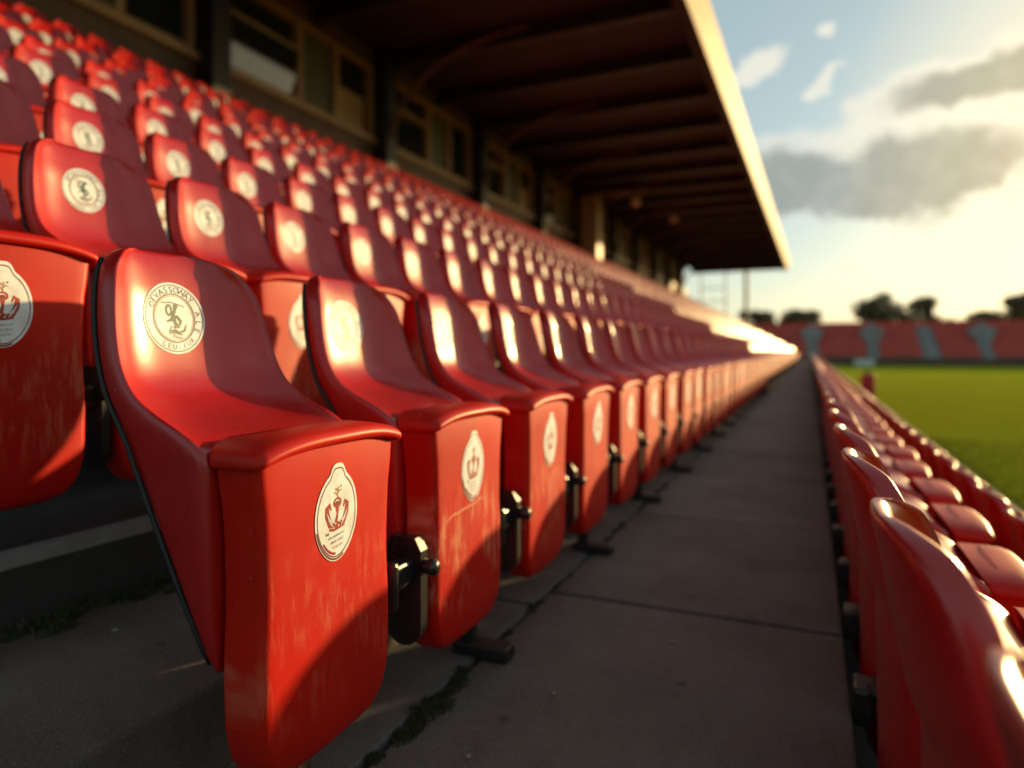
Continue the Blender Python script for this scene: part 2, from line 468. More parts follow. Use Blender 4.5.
# z: front centre, front edge, rear centre, rear edge, half width
BACK = [(.33, -.096, -.096, -.104, -.104, .142), (.36, -.092, -.092, -.116, -.112, .155), (.45, -.090, -.090, -.155, -.136, .168),
        (.58, -.090, -.090, -.215, -.178, .176), (.640, -.091, -.090, -.238, -.198, .178), (.656, -.097, -.090, -.243, -.203, .179), (.672, -.124, -.093, -.249, -.208, .179),
        (.690, -.176, -.110, -.264, -.218, .179), (.712, -.230, -.146, -.284, -.232, .178), (.735, -.264, -.182, -.299, -.246, .1775), (.76, -.283, -.207, -.311, -.258, .1765),
        (.79, -.293, -.224, -.319, -.269, .175), (.83, -.301, -.238, -.327, -.282, .171), (.87, -.307, -.248, -.334, -.292, .166), (.91, -.312, -.258, -.341, -.302, .158), (.945, -.320, -.274, -.348, -.316, .143),
        (.966, -.327, -.288, -.353, -.329, .124), (.980, -.334, -.311, -.355, -.341, .101), (.987, -.340, -.327, -.355, -.347, .080), (.990, -.346, -.339, -.353, -.348, .058)]
def _deeper(t):
    z, fc, fe, rc, re_, hw = t
    f = min(1, max(0, (z - .64) / .09)); f = f * f * (3 - 2 * f) * .05
    g_ = min(1, max(0, (z - .36) / .36)); g_ = g_ * .05
    return (z, fc - f, fe - f * .9, rc - g_, re_ - g_ * .95, hw)
BACK = [_deeper(t) for t in BACK]
BACK_DEEP = [(.20, -.10, -.10, -.332, -.295, .150), (.24, -.092, -.092, -.340, -.302, .160), (.40, -.090, -.090, -.342, -.302, .172), (.58, -.090, -.090, -.344, -.304, .176)] + \
    [(z, fc, fe, min(rc, -.346), min(re_, -.306), hw) for z, fc, fe, rc, re_, hw in BACK[4:]]
def front_x(y, z):
    fc, fe, rc, re_, hw = interp(BACK, z)
    t = min(1.0, abs(y) / hw)
    return fc + (fe - fc) * t ** 3.3
def back_loop(z, nf, ne, table=None):
    fc, fe, rc, re_, hw = interp(table or BACK, z)
    e = max(fe - re_, 0.003); bw = min(0.013, e * 0.45)
    hi = hw - bw
    pts = []
    for i in range(nf + 1):
        y = -hi + 2 * hi * i / nf; t = abs(y) / hw
        pts.append((fc + (fe - fc) * t ** 3.3, y))
    for i in range(1, ne):                      # rounded flat wing face
        a = i / ne; ang = PI * a
        s = math.sin(ang) ** 0.55
        pts.append((fe + (re_ - fe) * (0.5 - 0.5 * math.copysign(abs(math.cos(ang)) ** 0.75, math.cos(ang))), hi + bw * s))
    for i in range(nf + 1):
        y = hi - 2 * hi * i / nf; t = abs(y) / hw
        pts.append((rc + (re_ - rc) * t ** 2.2, y))
    for i in range(1, ne):
        a = 1 - i / ne; ang = PI * a
        s = math.sin(ang) ** 0.55
        pts.append((fe + (re_ - fe) * (0.5 - 0.5 * math.copysign(abs(math.cos(ang)) ** 0.75, math.cos(ang))), -hi - bw * s))
    return [(x, y, z) for x, y in pts]

# z: front, rear, half width of the tipped-up seat
TIP = [(.155, -.040, -.062, .066), (.158, -.022, -.070, .096), (.168, -.012, -.076, .122), (.186, -.007, -.080, .141), (.215, -.003, -.082, .155),
       (.26, -.001, -.083, .163), (.34, .0, -.084, .164), (.45, -.001, -.084, .160), (.56, .0, -.084, .164), (.62, .001, -.085, .170),
       (.6545, .001, -.086, .1735), (.6570, .001, -.086, .174), (.6585, .010, -.087, .178), (.6610, .0155, -.088, .182), (.667, .0185, -.089, .184), (.673, .0172, -.090, .1835),
       (.679, .011, -.092, .181), (.6830, .001, -.094, .177), (.6852, -.022, -.098, .165), (.686, -.055, -.102, .14)]
def tip_front(y, z):
    xf, xb, hw = interp(TIP, z)
    t = min(1.0, abs(y) / hw)
    return xf - 0.006 * t ** 2 - 0.004 * (1 - t * t) * math.sin(PI * np.clip((z - .2) / .44, 0, 1))
def tip_sag(y, z):
    f = np.clip((z - .54) / .1, 0, 1); f = f * f * (3 - 2 * f)
    return z - 0.020 * f * (abs(y) / .18) ** 3.2
def tip_loop(z, nf, ne):
    xf, xb, hw = interp(TIP, z)
    cr = min(0.016, (xf - xb) * .45)
    pts = []
    for i in range(nf + 1):
        y = -(hw - cr) + 2 * (hw - cr) * i / nf
        pts.append((tip_front(y, z), y))
    x_e = tip_front(hw - cr, z)
    for i in range(1, ne + 1):
        a = PI / 2 * i / ne
        pts.append((x_e - cr + cr * math.cos(a), hw - cr + cr * math.sin(a)))
    for i in range(0, ne + 1):
        a = PI / 2 * i / ne
        pts.append((xb + 0.008 - 0.008 * math.sin(a), hw - 0.008 + 0.008 * math.cos(a)))
    for i in range(0, ne + 1):
        a = PI / 2 * (1 - i / ne)
        pts.append((xb + 0.008 - 0.008 * math.sin(a), -(hw - 0.008 + 0.008 * math.cos(a))))
    for i in range(ne, 0, -1):
        a = PI / 2 * i / ne
        pts.append((x_e - cr + cr * math.cos(a), -(hw - cr + cr * math.sin(a))))
    return [(x, y, tip_sag(y, z)) for x, y in pts]

def dense(tab, n):
    """section heights: the table's own plus n between each pair"""
    zs = [t[0] for t in tab]; out = []
    for a, c in zip(zs, zs[1:]):
        kk = max(1, min(n, int(round((c - a) / 0.008))))
        out += [a + (c - a) * i / kk for i in range(kk)]
    return out + [zs[-1]]

# --- sticker artwork: polygons in (u, v) metres, u to the viewer's right, v up
FONT_CACHE = {}
def glyph(ch):
    if ch in FONT_CACHE: return FONT_CACHE[ch]
    cu = bpy.data.curves.new('glyph', 'FONT'); cu.body = ch; cu.size = 1.0; cu.resolution_u = 2; cu.align_x = 'CENTER'
    ob = bpy.data.objects.new('glyph', cu)
    me = bpy.data.meshes.new_from_object(ob)
    v = [(p.co.x, p.co.y) for p in me.vertices]; f = [list(p.vertices) for p in me.polygons]
    w = (max(p[0] for p in v) - min(p[0] for p in v)) if v else 0.3
    bpy.data.objects.remove(ob); bpy.data.curves.remove(cu); bpy.data.meshes.remove(me)
    FONT_CACHE[ch] = (v, f, w)
    return FONT_CACHE[ch]

class Art:
    def __init__(self): self.items = []          # verts2d, faces, material, layer
    def add(self, v, f, m, l): self.items.append((v, f, m, l))
    def ring(self, cx, cy, fn0, fn1, m, l, n=56, steps=1, a0=0, a1=2 * PI):
        v, f = [], []
        for i in range(n + 1):
            a = a0 + (a1 - a0) * i / n
            p0, p1 = fn0(a), fn1(a)
            for s in range(steps + 1):
                t = s / steps
                v.append((cx + p0[0] * (1 - t) + p1[0] * t, cy + p0[1] * (1 - t) + p1[1] * t))
        kk = steps + 1
        for i in range(n):
            for s in range(steps):
                f.append((i * kk + s, i * kk + s + 1, (i + 1) * kk + s + 1, (i + 1) * kk + s))
        self.add(v, f, m, l)
    def stroke(self, pts, w, m, l):
        v, f = [], []
        n = len(pts)
        ws = w if isinstance(w, (list, tuple)) else [w] * n
        for i, p in enumerate(pts):
            q0, q1 = pts[max(0, i - 1)], pts[min(n - 1, i + 1)]
            d = (q1[0] - q0[0], q1[1] - q0[1]); L = math.hypot(*d) or 1
            nx, ny = -d[1] / L * ws[i] / 2, d[0] / L * ws[i] / 2
            v += [(p[0] + nx, p[1] + ny), (p[0] - nx, p[1] - ny)]
        for i in range(n - 1): f.append((2 * i, 2 * i + 1, 2 * i + 3, 2 * i + 2))
        self.add(v, f, m, l)
    def blob(self, cx, cy, rx, ry, rot, m, l, n=12):
        c, s = math.cos(rot), math.sin(rot)
        v = [(cx, cy)] + [(cx + rx * math.cos(2 * PI * i / n) * c - ry * math.sin(2 * PI * i / n) * s,
                           cy + rx * math.cos(2 * PI * i / n) * s + ry * math.sin(2 * PI * i / n) * c) for i in range(n)]
        self.add(v, [(0, i + 1, (i + 1) % n + 1) for i in range(n)], m, l)
    def text_arc(self, s, r, size, a_mid, spread, m, l, flip=False):
        n = len(s)
        for i, ch in enumerate(s):
            if ch == ' ': continue
            t = (i / (n - 1) - 0.5) if n > 1 else 0
            a = a_mid - t * spread if not flip else a_mid + t * spread
            v, f, w = glyph(ch)
            rot = a - PI / 2 if not flip else a + PI / 2
            c, sn = math.cos(rot), math.sin(rot)
            ox, oy = r * math.cos(a), r * math.sin(a)
            self.add([(ox + (x * c - (y_ - .35) * sn) * size, oy + (x * sn + (y_ - .35) * c) * size) for x, y_ in v], f, m, l)
    def text(self, s, cx, cy, size, rot, m, l, adv=0.56):
        c, sn = math.cos(rot), math.sin(rot)
        for i, ch in enumerate(s):
            if ch == ' ': continue
            v, f, w = glyph(ch)
            ox = (i - (len(s) - 1) / 2) * adv
            self.add([(cx + ((x + ox) * c - y_ * sn) * size, cy + ((x + ox) * sn + y_ * c) * size) for x, y_ in v], f, m, l)
    def mesh(self, name, surf, cy, cz, base=0.0010, lay=0.00035, size=1.0):
        """wraps the artwork onto a seat surface: x = surf(y, z); the face looks along +x"""
        mb = MB()
        for v, f, m, l in self.items:
            pts = []
            for u, w in v:
                yy, zz = cy + u * size, cz + w * size              # viewer in front (+x side): +u is +y
                pts.append((surf(yy, zz) + base + lay * l, yy, zz))
            mb.add(pts, f, m, True)
        me = mb.mesh(name, False)
        # every sticker face looks towards +x
        bm = bmesh.new(); bm.from_mesh(me)
        for fc in bm.faces:
            fc.normal_update()
            if fc.normal.x < 0: fc.normal_flip()
        bm.to_mesh(me); bm.free()
        return me
circ = lambda r: (lambda a: (r * math.cos(a), r * math.sin(a)))

def round_art():
    A = Art(); R = 0.0655
    A.ring(0, 0, circ(0.0), circ(R), 0, 0, 56, 7)
    A.ring(0, 0, circ(R * .915), circ(R * .94), 1, 1)
    A.ring(0, 0, circ(R * .655), circ(R * .69), 1, 1)
    A.ring(0, 0, circ(R * .615), circ(R * .632), 5, 1)
    A.text_arc('TVASSOWAY', R * .80, R * .26, PI / 2 + 0.05, 1.75, 1, 1)
    A.text_arc('ALE', R * .80, R * .24, -0.12, -0.0 + 0.62, 1, 1)
    A.text_arc('LEU-IUK', R * .80, R * .20, -PI / 2 + .1, 1.25, 1, 1, True)
    A.blob(-R * .70, R * .36, R * .085, R * .085, 0, 1, 1)
    A.blob(-R * .70, R * .36, R * .05, R * .05, 0, 0, 2)
    A.stroke([(-R * .40, R * .42), (-R * .10, R * .44), (R * .12, R * .40), (R * .36, R * .33)], R * .03, 1, 1)
    # green heraldic figure: a rearing shape with looped head, limbs and a scroll below
    A.ring(-R * .16, R * .22, lambda a: (R * .11 * math.cos(a) , R * .17 * math.sin(a)), lambda a: (R * .055 * math.cos(a), R * .10 * math.sin(a)), 2, 1, 20)
    A.blob(R * .06, R * .33, R * .075, R * .10, -.5, 2, 1)
    A.stroke([(R * .05, R * .28), (-R * .02, R * .10), (-R * .10, -R * .05), (-R * .26, -R * .10)], [R * .10, R * .09, R * .10, R * .03], 2, 1)
    A.stroke([(-R * .08, R * .02), (R * .10, R * .04), (R * .20, -R * .08), (R * .16, -R * .20)], [R * .12, R * .10, R * .11, R * .04], 2, 1)
    A.stroke([(-R * .02, R * .0), (R * .02, -R * .14), (R * .14, -R * .26)], [R * .12, R * .11, R * .06], 2, 1)
    A.stroke([(-R * .10, -R * .22), (-R * .20, -R * .36), (R * .0, -R * .34), (R * .12, -R * .40), (R * .30, -R * .34), (R * .37, -R * .18)], [R * .03, R * .06, R * .07, R * .05, R * .07, R * .03], 1, 1)
    A.stroke([(-R * .22, -R * .42), (0, -R * .40), (R * .22, -R * .46)], R * .04, 1, 1)
    A.blob(R * .02, -R * .24, R * .06, R * .05, .3, 6, 2)
    A.text('Tbon', R * .05, -R * .57, R * .15, -.12, 4, 1)
    return A

def badge_outline(k):
    def f(a):
        ca, sa = math.cos(a), math.sin(a)
        x, y_ = 0.0545 * k * ca, 0.074 * k * sa
        # domed top lobe like a small crown on the oval
        d = (a - PI / 2)
        lobe = math.exp(-(d / 0.30) ** 4)
        y_ += lobe * 0.013 * (0.6 + .4 * k)
        x += 0.007 * lobe * (-math.sin(d)) * 2.0 * k
        if sa < 0: x *= 1 - 0.10 * sa * sa
        return x, y_
    return f
def oval_art():
    A = Art()
    A.ring(0, 0, circ(0.0), badge_outline(1.0), 0, 0, 72, 8)
    A.ring(0, 0, badge_outline(.885), badge_outline(.915), 4, 1, 72)
    A.ring(0, 0, badge_outline(.93), badge_outline(.975), 4, 1, 40, 1, PI * 1.08, PI * 1.62)
    A.ring(0, 0, badge_outline(.80), badge_outline(.86), 3, 1, 24, 1, PI * 1.22, PI * 1.48)
    # crest: two tall curved wings round a domed head, gold sprig above
    for s in (-1, 1):
        A.stroke([(s * .006, -.016), (s * .017, -.012), (s * .025, .004), (s * .026, .017), (s * .020, .022), (s * .016, .012)], [.006, .011, .011, .009, .006, .003], 3, 1)
        for q in range(4):
            A.stroke([(s * (.010 + .003 * q), -.018 + .003 * q), (s * (.017 + .003 * q), -.004 + .004 * q)], .0011, 0, 2)
    A.ring(0, .022, lambda a: (.0105 * math.cos(a), .0085 * math.sin(a)), lambda a: (.0065 * math.cos(a), .005 * math.sin(a)), 3, 1, 22)
    A.blob(0, .021, .0055, .0038, 0, 4, 1)
    A.stroke([(0, .014), (.001, .004), (-.002, -.008), (.002, -.018)], [.009, .004, .007, .014], 3, 1)
    A.stroke([(-.019, -.019), (-.008, -.022), (.006, -.020), (.020, -.017)], .0045, 3, 1)
    for q in range(9):
        A.blob(-.016 + .004 * q, -.012 + .005 * math.sin(q * 2.1), .0016, .0022, q, 0 if q % 2 else 5, 2, 7)
    A.stroke([(0, .030), (.0, .040), (.002, .048)], [.003, .002, .0035], 5, 1)
    A.stroke([(0, .034), (-.006, .039), (-.010, .038)], [.002, .003, .001], 5, 1)
    A.stroke([(0, .036), (.005, .042), (.010, .041)], [.002, .003, .001], 5, 1)
    A.blob(.008, .048, .0022, .0016, .5, 4, 1, 8)
    A.blob(-.004, .044, .0022, .003, .2, 5, 1, 8)
    A.text('ukcaummnaror', 0, -.0335, .0072, .10, 6, 1, .50)
    A.text('whatishal', .002, -.0425, .0072, .10, 4, 1, .52)
    A.text('aranlat', .003, -.0515, .0070, .10, 3, 1, .54)
    A.stroke([(-.028, -.0255), (-.02, -.0265)], .004, 6, 1)
    return A
STICK = [M['sticker'], M['ink'], M['green_ink'], M['red_ink'], M['brown_ink'], M['gold_ink'], M['grey_ink']]

def make_meshes():
    R = {}
    k = MB(); k.loft([back_loop(z, 22, 8) for z in dense(BACK, 4)]); R['back'] = k.mesh('backrest')
    k = MB(); k.loft([back_loop(z, 22, 8, BACK_DEEP) for z in dense(BACK_DEEP, 4)]); R['deep'] = k.mesh('backrest')
    k = MB(); k.loft([tip_loop(z, 18, 5) for z in dense(TIP, 4)]); R['tip'] = k.mesh('tip_up_seat')
    k = MB()
    for s in (-1, 1):
        pts = []
        for z in np.linspace(.345, .962, 26):
            fc, fe, rc, re_, hw = interp(BACK, z)
            pts.append((re_ - .001, s * (hw - .002), z))
        k.tube(pts, .0042, 8)  # thin black tube up each rear edge of the back
    R['rear_strip'] = k.mesh('edge_strip')
    me = round_art().mesh('round_emblem', front_x, 0.0, 0.868); R['round'] = me
    R['round_small'] = round_art().mesh('round_emblem', front_x, 0.0, 0.872, size=.86)
    me = oval_art().mesh('oval_emblem', tip_front, 0.0, 0.538); R['oval'] = me
    k = MB()                                     # hinge: side plate, cross arm, end block
    poly = []
    for a in np.linspace(0, PI, 9): poly.append((-.062 + .042 * math.cos(a + PI), .245 - .042 * math.sin(a)))
    poly += [(-.020, .40), (-.034, .425), (-.095, .425), (-.104, .40)]
    k.prism(poly, 'y', -.190, -.165)
    k.box(-.075, -.035, -.262, -.189, .335, .385, 0, .006)
    k.box(-.080, -.022, -.283, -.2625, .305, .400, 0, .008)
    k.box(-.245, -.105, -.270, -.232, .330, .420, 0, .008)
    k.box(-.10, -.07, -.262, -.236, .35, .39, 0, .004)
    k.box(-.235, -.11, -.231, -.16, .36, .395, 0, .005)
    R['hinge'] = k.mesh('hinge_bracket')
    k = MB()
    k.tube([(-.022, -.178, .368), (.004, -.178, .368), (.012, -.178, .368)], .017, 12, taper=[.015, .017, .013])
    R['knob'] = k.mesh('hinge_knob')
    k = MB()
    k.box(-.155, -.115, -.266, -.236, .03, .332, 0, .005)
    k.box(-.17, -.012, -.284, -.220, .0, .036, 0, .006)
    R['stand'] = k.mesh('floor_stand')
    k = MB()                                     # seen from behind: clamps beside the backs
    k.box(-.345, -.105, -.268, -.234, .365, .425, 0, .008)
    k.box(-.375, -.335, -.278, -.226, .345, .430, 0, .010)
    k.box(-.370, -.305, -.2335, -.165, .385, .42, 0, .005)
    k.box(-.05, -.02, -.262, -.19, .335, .385, 0, .005)
    R['hinge_rear'] = k.mesh('hinge_bracket')
    k = MB()
    k.box(-.20, -.05, .02, .10, .0, .035, 0, .006)
    k.box(-.16, -.11, .04, .08, .033, .36, 0, .005)
    R['stand_end'] = k.mesh('floor_stand')
    k = MB()                                     # the closer-set rows behind
    k.prism(poly, 'y', -.186, -.168)
    k.box(-.075, -.035, -.208, -.185, .335, .385, 0, .006)
    k.box(-.230, -.105, -.205, -.165, .340, .410, 0, .006)
    R['hinge_tight'] = k.mesh('hinge_bracket')
    return R
G = make_meshes()
for key, mm in (('back', [M['shell']]), ('deep', [M['shell']]), ('hinge_rear', [M['worn']]), ('stand_end', [M['iron']]), ('hinge_tight', [M['worn']]), ('tip', [M['panel']]), ('rear_strip', [M['rear_strip']]), ('round', STICK), ('round_small', STICK), ('oval', STICK),
                ('hinge', [M['worn']]), ('knob', [M['worn']]), ('stand', [M['iron']])):
    for m_ in mm: G[key].materials.append(m_)

# prototype thing with its parts; copies share the mesh data
proto = empty('stadium_seat')
def child(name, me, parent):
    o = bpy.data.objects.new(name, me); COL.objects.link(o); o.parent = parent; return o
p_back = child('backrest', G['back'], proto)
child('edge_strip', G['rear_strip'], p_back)
child('round_emblem', G['round'], p_back)
p_tip = child('tip_up_seat', G['tip'], proto)
child('oval_emblem', G['oval'], p_tip)
p_h = child('hinge_bracket', G['hinge'], proto)
child('hinge_knob', G['knob'], p_h)
child('floor_stand', G['stand'], proto)

def copy_tree(o, parent=None):
    c = o.copy(); COL.objects.link(c)
    if parent: c.parent = parent
    for ch in list(o.children): copy_tree(ch, c)
    return c

# every seat place of the stand
places = []
for (ox, fz, y0, key, pit) in ROWS:
    n = int((YEND - y0) / pit)
    for i in range(n):
        yy = y0 + i * pit
        vis = 0
        for (dx, dy, dz) in ((0, -.17, .6), (0, .17, .6), (-.3, -.17, .95), (-.3, .17, .95), (-.3, 0, .8), (0, 0, .3), (-.43, 0, .98), (-.43, .1, .97), (-.41, -.1, .95)):
            p = project(ox + dx, yy + dy, fz + dz)
            if p and -5 < p[0] < 1029 and -5 < p[1] < 773: vis += 1
        pr = project(ox - .15, yy, fz + .7)
        depth = pr[2] if pr else -1
        places.append(dict(x=ox, y=yy, z=fz, row=key, vis=vis, depth=depth, i=i))
seen = [p for p in places if p['vis'] >= 1 and p['depth'] > 0.2]
# rows seen end-on beside the walkway show less of each seat
seen.sort(key=lambda p: p['depth'] * (1.7 if p['row'] in ('f', 'p') else 1.0))
near_set, far_set = seen[:300], seen[300:]

ORD = ['first', 'second', 'third', 'fourth', 'fifth', 'sixth', 'seventh', 'eighth', 'ninth', 'tenth', 'eleventh', 'twelfth', 'thirteenth',
       'fourteenth', 'fifteenth', 'sixteenth', 'seventeenth', 'eighteenth', 'nineteenth', 'twentieth']
TEN = {20: 'twenty', 30: 'thirty', 40: 'forty', 50: 'fifty', 60: 'sixty'}
def ordn(i):
    if i < 20: return ORD[i]
    k = i + 1
    if k % 10 == 0: return TEN[k].replace('ty', 'tieth')
    return TEN[k // 10 * 10] + '-' + ORD[k % 10 - 1]
ROWNAME = {0: 'the row along the walkway'}
for r in range(1, NROW): ROWNAME[r] = '%s row behind the walkway row' % ORD[r - 1]
first = {0: 'large nearest red seat with sharp round crest and oval badge by the walkway',
         1: 'second red seat along the walkway, scuffed lower front with pale scratches',
         2: 'third red seat along the walkway, sunlit oval badge and shaded lower front'}
order = {}
for p in sorted(near_set, key=lambda q: (str(q['row']), q['y'])):
    k = order.get(p['row'], 0); order[p['row']] = k + 1; p['ord'] = k
proto_used = False
for p in near_set:
    o = copy_tree(proto)
    o.location = (p['x'] + random.uniform(-.004, .004), p['y'] + random.uniform(-.004, .004) + (.018 if (p['row'] == 0 and p['ord'] == 0) else 0), p['z'])
    if p['row'] == 'f': o.location.x += (.032, .0, -.012)[min(p['ord'], 2)]
    o.rotation_euler = (0, 0, math.radians(random.uniform(-.8, .8)))
    k, r = p['ord'], p['row']
    if r == 0:
        lab = first.get(k) or 'red tip-up seat, %s from the near end of the row along the walkway' % ordn(k)
        grp = 'red seats in the row along the walkway'
    elif r == 'f':
        lab = ('glossy red seat back, %s from the camera in the row right of the walkway' % ordn(k)) if k else 'very near blurred red seat back in the bottom right corner of the photo'
        grp = 'red seats right of the walkway seen from behind'
    elif r == 'p':
        lab = 'dull red seat, %s from the camera in the lowest row beside the pitch' % ordn(k)
        grp = 'red seats in the lowest row beside the pitch'
    else:
        lab = 'red seat with round crest, %s from left edge in %s' % (ordn(k), ROWNAME[r])
        grp = 'red seats in the rows rising behind the walkway row'
    tag(o, lab, 'stadium seat', grp)
    for ch in list(o.children):                  # the tipped-up seats do not all close alike
        nm = ch.name.split('.')[0]
        if r in ('f', 'p'):
            if nm == 'backrest':
                ch.data = G['deep']
                for c2 in list(ch.children):
                    if c2.name.startswith('edge_strip'): bpy.data.objects.remove(c2)
            if nm == 'hinge_bracket':
                ch.data = G['hinge_rear']
                for c2 in list(ch.children): bpy.data.objects.remove(c2)
        if r != 0 and nm == 'backrest':
            for c2 in ch.children:
                if c2.name.startswith('round_emblem'): c2.data = G['round_small']
        if r not in (0, 'f', 'p') and nm == 'hinge_bracket': ch.data = G['hinge_tight']
        if r == 0 and k % 2 == 1 and nm == 'floor_stand': bpy.data.objects.remove(ch); continue      # one stand per pair
        if r not in (0, 'f', 'p') and nm == 'floor_stand': bpy.data.objects.remove(ch); continue   # fixed to the riser
        if r == 0 and k == 0:                    # free end of the row: no neighbour to clamp to
            if nm == 'hinge_bracket':
                for c2 in list(ch.children): bpy.data.objects.remove(c2)
                bpy.data.objects.remove(ch); continue
            if nm == 'floor_stand': ch.data = G['stand_end']
        if nm == 'tip_up_seat':
            ch.location = (0, .016, 0)
            ch.color = (1.0, 1.0, 0, 1) if (r == 0 and k == 1) else ((.9, 0, 0, 1) if (r == 0 and k == 2) else (random.uniform(.0, .6), 0, 0, 1))
            ch.rotation_euler = (random.uniform(-.004, .004), math.radians(random.uniform(-.9, .7)), 0)

def drop(o):
    for ch in list(o.children): drop(ch)
    bpy.data.objects.remove(o)
drop(proto)                                      # the pattern itself is not part of the place

# the remaining, far seats: one object
def far_template():
    k = MB()
    k.loft([back_loop(z, 6, 3) for z in (.36, .58, .66, .69, .72, .76, .82, .90, .95, .975, .988)], 0)
    k.loft([tip_loop(z, 4, 1) for z in (.19, .21, .26, .45, .645, .650, .668, .684)], 1)
    v = [(front_x(.054 * math.cos(a), .872 + .054 * math.sin(a)) + .002, .054 * math.cos(a), .872 + .054 * math.sin(a)) for a in np.linspace(0, 2 * PI, 11)[:-1]]
    k.add(v, [list(range(10))], 2)
    v = [(tip_front(.05 * math.cos(a), .54 + .078 * math.sin(a)) + .002, .05 * math.cos(a), .54 + .078 * math.sin(a)) for a in np.linspace(0, 2 * PI, 11)[:-1]]
    k.add(v, [list(range(10))], 2)
    k.box(-.24, -.02, -.28, -.17, .31, .42, 3)
    k.box(-.2, .03, -.28, -.22, 0, .3, 3)
    return k
T = far_template()
tme = T.mesh('far_template')
tv = np.array([v.co[:] for v in tme.vertices])
tf = [list(p.vertices) for p in tme.polygons]; tm = [p.material_index for p in tme.polygons]; ts = [p.use_smooth for p in tme.polygons]
bpy.data.meshes.remove(tme)
V, Fc, Mi, Sm = [], [], [], []
for p in far_set:
    kk = len(V) * len(tv)
    V.append(tv + np.array([p['x'] + random.uniform(-.004, .004), p['y'] + random.uniform(-.004, .004), p['z']]))
    Fc += [[i + kk for i in f] for f in tf]; Mi += tm; Sm += ts
me = bpy.data.meshes.new('far_seats')
me.from_pydata(np.concatenate(V).tolist(), [], Fc)
me.polygons.foreach_set('material_index', Mi); me.polygons.foreach_set('use_smooth', Sm)
far_o = link('far_stadium_seats', me, [M['shell'], M['panel'], M['sticker'], M['iron']])
tag(far_o, 'mass of small distant red seats filling the far half of the stand', 'stadium seats', kind='stuff')
print('seats', len(near_set), len(far_set), {k: v for k, v in order.items()})

# ------------------------------------------------------------------ moss and debris
def tufts(name, spots, label, z0=0.0):
    k = MB()
    for (x, y, rad, n, hmax) in spots:
        for i in range(n):
            a, r_ = random.random() * 2 * PI, rad * random.random() ** .7
            px, py = x + r_ * math.cos(a) * .45, y + r_ * math.sin(a)
            h = random.uniform(.2, 1) * hmax * (1.1 - r_ / rad * .8); w = random.uniform(.001, .003)
            d = random.random() * PI
            lx, ly = random.uniform(-.5, .5) * h, random.uniform(-.5, .5) * h
            cx, cy = math.cos(d) * w, math.sin(d) * w
            k.add([(px - cx, py - cy, z0 - .004), (px + cx, py + cy, z0 - .004), (px + lx * .4 + cx * .7, py + ly * .4 + cy * .7, z0 + h * .6), (px + lx, py + ly, z0 + h)], [(0, 1, 2), (0, 2, 3)])
    return tag(k.build(name, M['moss'], recalc=False), label, 'moss', kind='stuff')
M['moss'] = mat('moss', (0.055, 0.065, 0.015), 0.8, scale=40, col2=(0.03, 0.032, 0.01))
spots = []
for i in range(46):
    yy = 0.9 + 3.6 * random.random() ** 1.4
    spots.append((SEAM + random.gauss(.004, .010), yy, random.uniform(.012, .05), random.randint(25, 120), random.uniform(.006, .018)))
for i in range(26): spots.append((SEAM + random.gauss(.012, .016), random.uniform(1.12, 1.52), random.uniform(.02, .05), 130, .017))
tufts('seam_moss', spots, 'green moss growing in the seam beside the walkway slabs')
spots = []
for i in range(60):
    t = random.random()
    spots.append((-1.60 + abs(random.gauss(0, .03)), .90 + .5 * t, random.uniform(.02, .06), 150, .03))
tufts('step_moss', spots, 'dark moss patch on the shaded concrete under the second row', 0.19)
M['stone'] = mat('small_stone', (0.25, 0.21, 0.15), 0.8)
M['twig'] = mat('dry_leaf', (0.05, 0.035, 0.02), 0.8)
kst = 0
for (x, y, r_) in ((-1.40, 1.02, .006), (-.55, 1.5, .005), (-.35, 1.9, .006), (-.62, 1.2, .005)):
    bm = bmesh.new(); bmesh.ops.create_icosphere(bm, subdivisions=2, radius=r_)
    for v in bm.verts: v.co *= 1 + .3 * mnoise.noise(v.co * 200); v.co.z *= .6
    me = bpy.data.meshes.new('pebble'); bm.to_mesh(me); bm.free()
    o = link('pebble', me, M['stone']); o.location = (x, y, (.192 if x < -1 else .003) + r_ * .4)
    tag(o, ('tiny pale pebble on the dark floor left of the nearest seat', 'tiny pebble near the mossy seam on the walkway',
            'tiny pebble out in the middle of the walkway', 'tiny pebble on the walkway just below the second seat')[kst], 'pebble'); kst += 1

# ------------------------------------------------------------------ back wall of the stand
M['brown'] = mat('brown_timber', (0.10, 0.040, 0.02), 0.6, scale=3, var=.35)
M['frame'] = mat('tan_window_frame', (0.36, 0.20, 0.085), 0.5, scale=5)
M['dark'] = mat('dark_steel', (0.012, 0.010, 0.010), 0.5)
M['olive'] = mat('olive_board', (0.085, 0.070, 0.032), 0.6, scale=4)
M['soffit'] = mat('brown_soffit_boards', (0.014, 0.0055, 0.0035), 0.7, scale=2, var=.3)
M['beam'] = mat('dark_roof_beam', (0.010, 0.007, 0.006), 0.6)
M['fascia'] = mat('cream_fascia', (0.25, 0.165, 0.075), 0.6, spec=.2, scale=1.5, var=.25)
M['pale'] = mat('pale_blind', (0.50, 0.54, 0.56), 0.6, scale=6)
def glass(name, col, rough=.04):
    m = bpy.data.materials.new(name); m.use_nodes = True
    p = m.node_tree.nodes['Principled BSDF']; q = NB(m.node_tree)
    c = q.n('ShaderNodeTexCoord').outputs['Object']
    n_ = q.n('ShaderNodeTexNoise', ins={'Vector': c, 'Scale': 1.2, 'Detail': 3.0}).outputs[0]
    m.node_tree.links.new(q.mix(n_, col, tuple(v * .5 for v in col)), p.inputs['Base Color'])
    p.inputs['Roughness'].default_value = rough; p.inputs['Specular IOR Level'].default_value = .8
    return m
M['glass'] = glass('window_glass', (0.02, 0.026, 0.028))
WX = -8.2
ROOFZ = 6.96
